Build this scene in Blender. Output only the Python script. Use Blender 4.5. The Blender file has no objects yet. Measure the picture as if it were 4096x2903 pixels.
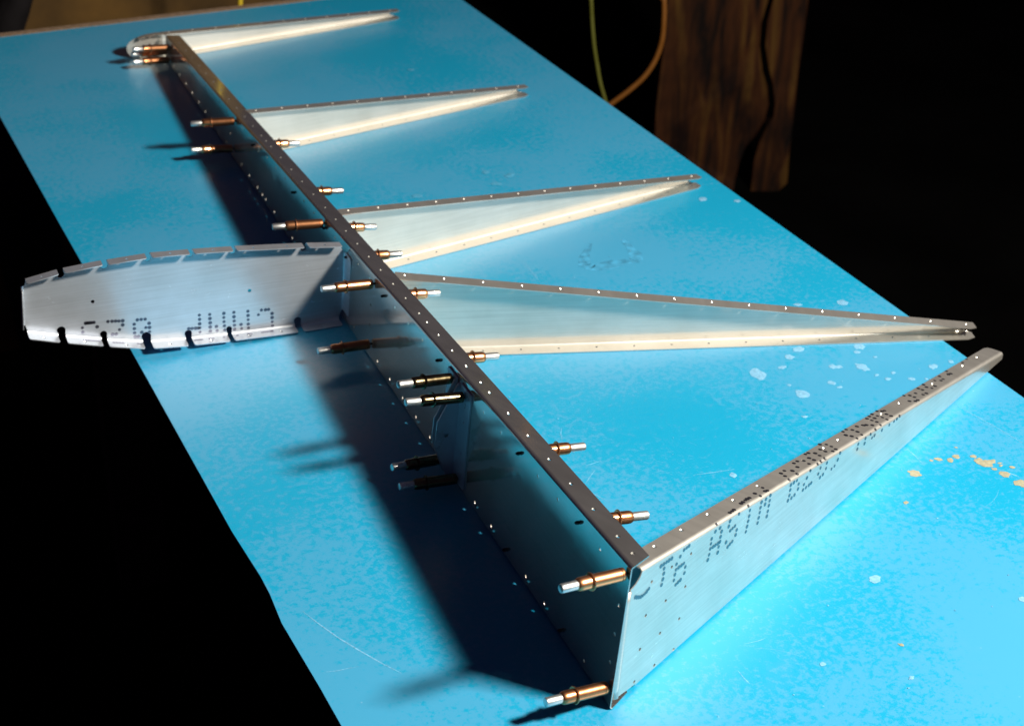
import bpy, bmesh, math, random
from mathutils import Vector, Matrix
from mathutils.geometry import delaunay_2d_cdt
random.seed(7)
sc = bpy.context.scene
COL = sc.collection

# ------------------------------------------------------------------ camera
cam_d = bpy.data.cameras.new('camera')
cam = bpy.data.objects.new('camera', cam_d)
COL.objects.link(cam)
CR = Vector((0.92419, -0.38131, 0.02162)); CF = Vector((0.34203, 0.80108, -0.49121))
CR.normalize(); CF.normalize(); CU = CR.cross(CF); CR = CF.cross(CU)
m3 = Matrix((CR, CU, -CF)).transposed()
cam.matrix_world = Matrix.Translation((-0.4497, -0.8545, 0.8339)) @ m3.to_4x4()
cam_d.sensor_fit = 'HORIZONTAL'; cam_d.sensor_width = 36.0; cam_d.lens = 59.633
cam_d.clip_start = 0.02; cam_d.clip_end = 60.0
cam_d.dof.use_dof = True; cam_d.dof.focus_distance = 1.40; cam_d.dof.aperture_fstop = 11.0
sc.camera = cam

# ------------------------------------------------------------------ world, lamp, exposure
w = bpy.data.worlds.new('World'); sc.world = w; w.use_nodes = True
bg = w.node_tree.nodes['Background']
bg.inputs['Color'].default_value = (0.55, 0.40, 1.0, 1); bg.inputs['Strength'].default_value = 0.028
LAMP = Vector((1.10, -0.80, 1.47))
ld = bpy.data.lights.new('work_lamp_light', 'AREA'); ld.shape = 'RECTANGLE'; ld.size = 0.31; ld.size_y = 0.20
ld.energy = 140.0; ld.color = (1.0, 0.925, 0.80)
lo = bpy.data.objects.new('work_lamp_light', ld); COL.objects.link(lo)
lo.location = LAMP
lo.rotation_euler = (Vector((-1.20, 1.60, 0.0)) - LAMP).to_track_quat('-Z', 'Y').to_euler()
sc.view_settings.view_transform = 'Standard'; sc.view_settings.look = 'None'
sc.view_settings.exposure = 0.0; sc.view_settings.gamma = 1.0
sc.cycles.use_denoising = True
sc.cycles.sample_clamp_indirect = 0.8
sc.cycles.max_bounces = 8

# ------------------------------------------------------------------ materials
def new_mat(name):
    m = bpy.data.materials.new(name); m.use_nodes = True
    nt = m.node_tree; b = nt.nodes['Principled BSDF']
    return m, nt, b
def N(nt, typ, **kw):
    n = nt.nodes.new(typ)
    for k, v in kw.items():
        if k.startswith('i_'): n.inputs[k[2:].replace('_', ' ')].default_value = v
        else: setattr(n, k, v)
    return n
def noise(nt, vec, scale, detail=4.0, rough=0.55, dist=0.0):
    n = N(nt, 'ShaderNodeTexNoise'); n.inputs['Scale'].default_value = scale
    n.inputs['Detail'].default_value = detail; n.inputs['Roughness'].default_value = rough
    n.inputs['Distortion'].default_value = dist
    nt.links.new(vec, n.inputs['Vector']); return n
def ramp(nt, fac, stops):
    r = N(nt, 'ShaderNodeValToRGB'); e = r.color_ramp.elements
    e[0].position, e[0].color = stops[0]; e[1].position, e[1].color = stops[-1]
    for p, c in stops[1:-1]:
        x = e.new(p); x.color = c
    nt.links.new(fac, r.inputs['Fac']); return r
def g(v): return (v, v, v, 1)
def mixc(nt, fac, a, b):
    m = N(nt, 'ShaderNodeMix', data_type='RGBA')
    if hasattr(fac, 'links'): nt.links.new(fac, m.inputs['Factor'])
    else: m.inputs['Factor'].default_value = fac
    for s, v in (('A', a), ('B', b)):
        sock = [i for i in m.inputs if i.name == s and i.type == 'RGBA'][0]
        if hasattr(v, 'links'): nt.links.new(v, sock)
        else: sock.default_value = v
    return [o for o in m.outputs if o.type == 'RGBA'][0]
def coords(nt, scale=(1, 1, 1), rot=(0, 0, 0)):
    t = N(nt, 'ShaderNodeTexCoord'); mp = N(nt, 'ShaderNodeMapping')
    mp.inputs['Scale'].default_value = scale; mp.inputs['Rotation'].default_value = rot
    nt.links.new(t.outputs['Object'], mp.inputs['Vector']); return mp.outputs['Vector']
def bump(nt, h, strength, dist, b):
    n = N(nt, 'ShaderNodeBump'); n.inputs['Strength'].default_value = strength; n.inputs['Distance'].default_value = dist
    nt.links.new(h, n.inputs['Height'])
    for s in (b if isinstance(b, (list, tuple)) else [b]):
        nt.links.new(n.outputs['Normal'], s.inputs['Normal'])

def alu_mat(name, tint, r_sharp, r_wide, mix, streak=(3, 3, 160), vary=False):
    """mill-finish sheet: a tight lobe plus the wide lobe that rolling grain gives"""
    m, nt, b = new_mat(name)
    v = coords(nt, streak); vn = noise(nt, v, 4.0, 3.0)
    v2 = coords(nt); blot = noise(nt, v2, 22.0, 4.0); fine = noise(nt, v2, 240.0, 2.0)
    col = ramp(nt, blot.outputs['Fac'], [(0.3, (tint[0]*.86, tint[1]*.86, tint[2]*.85, 1)), (0.7, (*tint, 1))])
    grn = ramp(nt, vn.outputs['Fac'], [(0.35, g(0.90)), (0.65, g(1.0))])
    gm_ = N(nt, 'ShaderNodeMix', data_type='RGBA', blend_type='MULTIPLY'); gm_.inputs['Factor'].default_value = 1.0
    gcs = [i for i in gm_.inputs if i.type == 'RGBA']; nt.links.new(col.outputs['Color'], gcs[0]); nt.links.new(grn.outputs['Color'], gcs[1])
    colo = [o for o in gm_.outputs if o.type == 'RGBA'][0]
    rr = ramp(nt, vn.outputs['Fac'], [(0.3, g(max(r_sharp-.02, .05))), (0.7, g(r_sharp+.03))])
    b.inputs['Metallic'].default_value = 1.0
    # handling smudges: dull patches where fingers and film residue have been
    sm = noise(nt, v2, 34.0, 6.0, 0.62, 1.6); sr = ramp(nt, sm.outputs['Fac'], [(0.50, g(0.0)), (0.72, g(0.08))])
    ad = N(nt, 'ShaderNodeMath', operation='ADD'); nt.links.new(rr.outputs['Color'], ad.inputs[0]); nt.links.new(sr.outputs['Color'], ad.inputs[1])
    nt.links.new(colo, b.inputs['Base Color']); nt.links.new(ad.outputs[0], b.inputs['Roughness'])
    if vary:
        oi = N(nt, 'ShaderNodeObjectInfo'); tr = ramp(nt, oi.outputs['Random'], [(0.0, (0.62, 0.55, 0.5, 1)), (1.0, (1, 1, 1, 1))])
        mm = N(nt, 'ShaderNodeMix', data_type='RGBA', blend_type='MULTIPLY'); mm.inputs['Factor'].default_value = 1.0
        cs = [i for i in mm.inputs if i.type == 'RGBA']; nt.links.new(colo, cs[0]); nt.links.new(tr.outputs['Color'], cs[1])
        cc = [o for o in mm.outputs if o.type == 'RGBA'][0]; nt.links.new(cc, b.inputs['Base Color'])
    else: cc = colo
    b2 = N(nt, 'ShaderNodeBsdfPrincipled'); b2.inputs['Metallic'].default_value = 1.0
    nt.links.new(cc, b2.inputs['Base Color']); b2.inputs['Roughness'].default_value = r_wide
    ms = N(nt, 'ShaderNodeMixShader'); ms.inputs[0].default_value = mix
    nt.links.new(b.outputs[0], ms.inputs[1]); nt.links.new(b2.outputs[0], ms.inputs[2])
    out = nt.nodes['Material Output']; nt.links.new(ms.outputs[0], out.inputs['Surface'])
    add = N(nt, 'ShaderNodeMath', operation='ADD'); nt.links.new(vn.outputs['Fac'], add.inputs[0]); nt.links.new(fine.outputs['Fac'], add.inputs[1])
    bump(nt, add.outputs[0], 0.05, 0.00006, [b, b2])
    return m
M = {}
M['alu'] = alu_mat('aluminium_sheet', (0.85, 0.82, 0.765), 0.15, 0.57, 0.62)
M['alu_end'] = alu_mat('aluminium_sheet_lit', (0.92, 0.895, 0.84), 0.19, 0.56, 0.56)  # same sheet as the ribs, tint lightened so the end rib looks brighter lit
M['alu_nose'] = alu_mat('aluminium_sheet_blue_lit', (0.87, 0.92, 1.0), 0.20, 0.58, 0.66)  # same sheet again, bluish light on the nose rib painted into the tint
M['alu_spar'] = alu_mat('aluminium_spar', (0.80, 0.78, 0.73), 0.09, 0.57, 0.20)
M['steel'] = None

def simple(name, col, rough, metal=0.0, var=0.12, nscale=60.0, spec=0.5, bmp=0.0):
    m, nt, b = new_mat(name)
    v = coords(nt); n = noise(nt, v, nscale, 4.0)
    c = ramp(nt, n.outputs['Fac'], [(0.3, (*[x*(1-var) for x in col], 1)), (0.7, (*[min(1, x*(1+var)) for x in col], 1))])
    nt.links.new(c.outputs['Color'], b.inputs['Base Color'])
    r = ramp(nt, n.outputs['Fac'], [(0.3, g(max(.03, rough*.8))), (0.75, g(min(1, rough*1.25)))])
    nt.links.new(r.outputs['Color'], b.inputs['Roughness'])
    b.inputs['Metallic'].default_value = metal; b.inputs['Specular IOR Level'].default_value = spec
    if bmp: bump(nt, n.outputs['Fac'], bmp, 0.001, b)
    return m
M['steel'] = simple('bounce_tint_bracket', (0.50, 0.56, 0.64), 0.32, 0.35, 0.08, 60)  # pale blue-grey colour stands in for bench light bounced onto the bracket
M['copper'] = alu_mat('copper_plating', (0.95, 0.46, 0.23), 0.17, 0.45, 0.4, (60, 60, 60), True)
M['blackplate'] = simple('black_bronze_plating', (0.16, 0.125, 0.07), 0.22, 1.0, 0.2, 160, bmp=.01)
M['zinc'] = alu_mat('zinc_plating', (0.86, 0.88, 0.88), 0.22, 0.5, 0.5, (60, 60, 60))
M['needle'] = simple('dark_spring_steel', (0.05, 0.05, 0.055), 0.3, 1.0, 0.2, 300)
M['ink'] = alu_mat('printing_ink', (0.36, 0.37, 0.41), 0.18, 0.45, 0.30, (60, 60, 60))
M['ink_nose'] = alu_mat('printing_ink_worn', (0.25, 0.25, 0.32), 0.2, 0.45, 0.4, (60, 60, 60))
M['board'] = simple('brown_board', (0.085, 0.045, 0.011), 0.8, 0.0, 0.55, 6, 0.2)
M['floor'] = simple('dark_floor', (0.003, 0.003, 0.003), 1.0, 0.0, 0.3, 3, 0.0)
M['core'] = simple('particle_board_edge', (0.20, 0.135, 0.09), 0.7, 0.0, 0.25, 120, 0.3)
M['leg'] = simple('bench_leg_timber', (0.02, 0.014, 0.01), 0.8, 0.0, 0.3, 30, 0.1)
M['green'] = simple('green_rubber', (0.10, 0.105, 0.015), 0.5, 0.0, 0.1, 30, 0.4)
M['orange'] = simple('orange_rubber', (0.17, 0.062, 0.008), 0.5, 0.0, 0.1, 30, 0.4)
M['yellow'] = simple('yellow_rubber', (0.55, 0.40, 0.02), 0.5, 0.0, 0.1, 30, 0.4)
M['dark'] = simple('matte_black', (0.008, 0.007, 0.008), 0.9, 0.0, 0.3, 30, 0.1)
M['spotpale'] = simple('pale_paint_spot', (0.15, 0.35, 0.53), 0.5, 0.0, 0.18, 300, 0.4, .2)
M['spotcream'] = simple('cream_paint_spot', (0.27, 0.26, 0.185), 0.5, 0.0, 0.15, 300, 0.4, .2)
M['spotgrey'] = simple('grey_glue_smear', (0.055, 0.268, 0.44), 0.5, 0.0, 0.15, 200, 0.4)
M['scratch'] = simple('pale_scratch', (0.12, 0.33, 0.52), 0.6, 0.0, 0.3, 400, 0.3)
M['smear'] = simple('brown_smear', (0.045, 0.25, 0.43), 0.5, 0.0, 0.4, 90, 0.3)

def bench_mat():
    m, nt, b = new_mat('blue_laminate')
    v = coords(nt)
    big = noise(nt, v, 4.5, 3.0, 0.5, 0.2); med = noise(nt, v, 150.0, 6.0, 0.72); fine = noise(nt, v, 420.0, 2.0, 0.6)
    def mad(x, k, y):
        n = N(nt, 'ShaderNodeMath', operation='MULTIPLY_ADD'); nt.links.new(x, n.inputs[0]); n.inputs[1].default_value = k; nt.links.new(y, n.inputs[2]); return n.outputs[0]
    def rng_(x, a0, a1, t=1.0):
        n = N(nt, 'ShaderNodeMapRange'); n.inputs['From Min'].default_value = a0; n.inputs['From Max'].default_value = a1; n.inputs['To Max'].default_value = t
        nt.links.new(x, n.inputs['Value']); return n.outputs['Result']
    a2 = mad(fine.outputs['Fac'], 0.25, mad(big.outputs['Fac'], 0.9, med.outputs['Fac']))
    c = mixc(nt, rng_(a2, 1.00, 1.11), (0.006, 0.260, 0.450, 1), (0.044, 0.270, 0.464, 1))
    gr = noise(nt, v, 11.0, 7.0, 0.7, 0.6)
    c2 = mixc(nt, rng_(gr.outputs['Fac'], 0.58, 0.80, 0.35), c, (0.075, 0.265, 0.45, 1))
    sp = N(nt, 'ShaderNodeTexVoronoi'); sp.inputs['Scale'].default_value = 60.0; nt.links.new(v, sp.inputs['Vector'])
    gate = noise(nt, v, 9.0, 2.0)
    mu = N(nt, 'ShaderNodeMath', operation='MULTIPLY'); nt.links.new(rng_(sp.outputs['Distance'], 0.06, 0.025), mu.inputs[0]); nt.links.new(rng_(gate.outputs['Fac'], 0.52, 0.6, 0.35), mu.inputs[1])
    c3 = mixc(nt, mu.outputs[0], c2, (0.30, 0.46, 0.58, 1))
    nt.links.new(c3, b.inputs['Base Color'])
    rr = ramp(nt, gr.outputs['Fac'], [(0.3, g(0.30)), (0.75, g(0.38))])
    nt.links.new(rr.outputs['Color'], b.inputs['Roughness'])
    b.inputs['Specular IOR Level'].default_value = 0.55
    bump(nt, fine.outputs['Fac'], 0.04, 0.0003, b)
    return m
M['bench'] = bench_mat()

def wood_mat():
    m, nt, b = new_mat('rough_wood')
    v = coords(nt, (17, 17, 1.7)); n1 = noise(nt, v, 1.0, 5.0, 0.55, 2.2)
    v2 = coords(nt, (9, 9, 5)); n2 = noise(nt, v2, 1.0, 3.0)
    c = ramp(nt, n1.outputs['Fac'], [(0.34, (0.004, 0.001, 0.0005, 1)), (0.5, (0.050, 0.015, 0.003, 1)), (0.66, (0.095, 0.045, 0.008, 1))])
    k = ramp(nt, n2.outputs['Fac'], [(0.34, (0.16, 0.08, 0.05, 1)), (0.55, (1, 1, 1, 1))])
    mm = N(nt, 'ShaderNodeMix', data_type='RGBA', blend_type='MULTIPLY'); mm.inputs['Factor'].default_value = 1.0
    cs = [i for i in mm.inputs if i.type == 'RGBA']
    nt.links.new(c.outputs['Color'], cs[0]); nt.links.new(k.outputs['Color'], cs[1])
    nt.links.new([o for o in mm.outputs if o.type == 'RGBA'][0], b.inputs['Base Color'])
    b.inputs['Roughness'].default_value = 0.8; b.inputs['Specular IOR Level'].default_value = 0.2
    bump(nt, n1.outputs['Fac'], 0.5, 0.01, b)
    return m
M['wood'] = wood_mat()

# ------------------------------------------------------------------ object helpers
def link_mesh(name, verts, faces, mat, parent=None, smooth=None):
    me = bpy.data.meshes.new(name); me.from_pydata([tuple(v) for v in verts], [], faces)
    me.update()
    if smooth is not None:
        me.polygons.foreach_set('use_smooth', [True]*len(me.polygons))
        me.set_sharp_from_angle(angle=smooth)
    me.materials.append(mat if not isinstance(mat, str) else M[mat])
    o = bpy.data.objects.new(name, me); COL.objects.link(o); o.parent = parent
    return o
def fix_normals(o):
    bm = bmesh.new(); bm.from_mesh(o.data); bmesh.ops.recalc_face_normals(bm, faces=bm.faces); bm.to_mesh(o.data); bm.free()
def empty(name, loc=(0, 0, 0)):
    o = bpy.data.objects.new(name, None); o.empty_display_size = 0.05; o.location = loc; COL.objects.link(o); return o
def tag(o, label=None, cat=None, group=None, kind=None):
    if label: o['label'] = label
    if cat: o['category'] = cat
    if group: o['group'] = group
    if kind: o['kind'] = kind
    return o
def inside(p, poly):
    x, y = p; c = False; j = len(poly)-1
    for i in range(len(poly)):
        xi, yi = poly[i]; xj, yj = poly[j]
        if (yi > y) != (yj > y) and x < (xj-xi)*(y-yi)/(yj-yi)+xi: c = not c
        j = i
    return c
def circle(u, v, ru, rv=None, n=10):
    rv = rv or ru
    return [(u+ru*math.cos(2*math.pi*i/n), v+rv*math.sin(2*math.pi*i/n)) for i in range(n)]
def resample(poly, step):
    out = []
    for i in range(len(poly)):
        a, b = poly[i], poly[(i+1) % len(poly)]
        d = math.hypot(b[0]-a[0], b[1]-a[1]); n = max(1, int(d/step))
        out += [(a[0]+(b[0]-a[0])*k/n, a[1]+(b[1]-a[1])*k/n) for k in range(n)]
    return out
def sheet(outline, holes, lines, mapf, thick, regions, step=0.05):
    """flat pattern (outline, holes, bend lines) -> bent sheet of real thickness, split into meshes.
    regions: list of (test(u,v), name, material, parent); parent None means take the first made mesh"""
    pts = []; edges = []
    def loop(l):
        s = len(pts); pts.extend(l); edges.extend((s+i, s+(i+1) % len(l)) for i in range(len(l)))
    ol = resample(outline, step); loop(ol)
    for h in holes: loop(h)
    for l in lines:
        s = len(pts); pts.extend(l); edges.extend((s+i, s+i+1) for i in range(len(l)-1))
    vs, es, fs, *_ = delaunay_2d_cdt([Vector(p) for p in pts], edges, [], 0, 1e-7, False)
    tris = []
    for f in fs:
        c = (sum(vs[i].x for i in f)/3, sum(vs[i].y for i in f)/3)
        if not inside(c, ol): continue
        if any(abs(c[0]-h[0][0]) < .03 and inside(c, h) for h in holes): continue
        tris.append(tuple(f))
    cnt = {}
    for f in tris:
        for i in range(3):
            e = (f[i], f[(i+1) % 3]); cnt[tuple(sorted(e))] = cnt.get(tuple(sorted(e)), 0)+1
    P = {}; Q = {}; own = {}
    for h in holes:
        cu = sum(q[0] for q in h)/len(h); cv = sum(q[1] for q in h)/len(h)
        if len(h) == 10:
          for q in h: own[(round(q[0]*1e5), round(q[1]*1e5))] = (cu, cv)
    for i in set(i for f in tris for i in f):
        u, v = vs[i].x, vs[i].y; p, n = mapf(u, v); P[i] = p
        k = own.get((round(u*1e5), round(v*1e5)))
        if k:       # deburred hole: a cone through the sheet
            p2, n2 = mapf(k[0]+(u-k[0])*.62, k[1]+(v-k[1])*.62); Q[i] = p2 - n2*thick
        else: Q[i] = p - n*thick
    made = []
    for test, name, mat, parent in regions:
        sel = [f for f in tris if test(sum(vs[i].x for i in f)/3, sum(vs[i].y for i in f)/3)]
        if not sel: made.append(None); continue
        idx = {}; V = []; F = []
        def gi(i, lay):
            k = (i, lay)
            if k not in idx: idx[k] = len(V); V.append(P[i] if lay == 0 else Q[i])
            return idx[k]
        for f in sel:
            F.append(tuple(gi(i, 0) for i in f)); F.append(tuple(gi(i, 1) for i in reversed(f)))
            for k in range(3):
                a, b = f[k], f[(k+1) % 3]
                if cnt[tuple(sorted((a, b)))] == 1: F.append((gi(b, 0), gi(a, 0), gi(a, 1), gi(b, 1)))
        par = made[0] if parent == 'first' else parent
        made.append(link_mesh(name, V, F, mat, par, math.radians(35)))
    return made
def fillet(c, d1, d2, r):
    """arc between rays c+d1, c+d2: returns tangent length, arc length and f(t) for t in 0..1 from the d1 side"""
    d1 = d1.normalized(); d2 = d2.normalized()
    ang = d1.angle(d2); tl = r/math.tan(ang/2); bis = (d1+d2).normalized(); cen_d = r/math.sin(ang/2)
    al = r*(math.pi-ang)
    def f(cc, t):
        cen = cc + bis*cen_d; a0 = cc + d1*tl - cen; a1 = cc + d2*tl - cen
        th = (math.pi-ang); s = math.sin(th)
        return cen + a0*(math.sin((1-t)*th)/s) + a1*(math.sin(t*th)/s)
    return tl, al, f
class Channel:
    """C-section: bottom flange, web, top flange with bend radii; B(u), T(u) sharp corner points"""
    def __init__(s, B, T, FB, FT, wb, wt, r, Hn, up):
        s.B, s.T, s.FB, s.FT, s.Hn = B, T, FB, FT, Hn
        s.tb, s.ab, s.fb = fillet(None, FB, up, r); s.tt, s.at, s.ft = fillet(None, -up, FT, r)
        s.v1 = wb - s.tb; s.v2 = s.v1 + s.ab; s.v3 = s.v2 + Hn; s.v4 = s.v3 + s.at; s.v5 = s.v4 + wt - s.tt
    def pos(s, u, v):
        B, T = s.B(u), s.T(u); up = (T-B).normalized(); H = (T-B).length
        if v <= s.v1: return B + s.FB*(s.tb + s.v1 - v)
        if v < s.v2: return s.fb(B, (v-s.v1)/s.ab)
        if v <= s.v3: return B + up*(s.tb + (v-s.v2)/s.Hn*(H-s.tb-s.tt))
        if v < s.v4: return s.ft(T, (v-s.v3)/s.at)
        return T + s.FT*(s.tt + v - s.v4)
    def map(s, u, v):
        e = 1e-4
        du = s.pos(u+e, v)-s.pos(u-e, v); dv = s.pos(u, v+e)-s.pos(u, v-e)
        return s.pos(u, v), dv.cross(du).normalized()*s.sign
    sign = 1.0
    def vtop(s, dist, u):        # distance from the sharp top corner: + down the web, - out along the flange
        if dist < -s.tt: return s.v4 - dist - s.tt
        if dist > s.tt:
            H = (s.T(u)-s.B(u)).length
            return s.v3 - (dist-s.tt)/(H-s.tb-s.tt)*s.Hn
        return s.v3 + s.at*(0.5 - 0.5*dist/s.tt)
    def vz(s, u, z):             # height on the web -> v
        H = (s.T(u)-s.B(u)).length; return s.v2 + (z-s.tb)/(H-s.tb-s.tt)*s.Hn
    def lines(s, u0, u1):
        L = []
        for a, b in ((s.v1, s.v2), (s.v3, s.v4)):
            for t in (-.25, 0, .2, .4, .6, .8, 1, 1.25):
                v = a+(b-a)*t; L.append([(u0+(u1-u0)*k/24, v) for k in range(25)])
        return L

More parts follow.
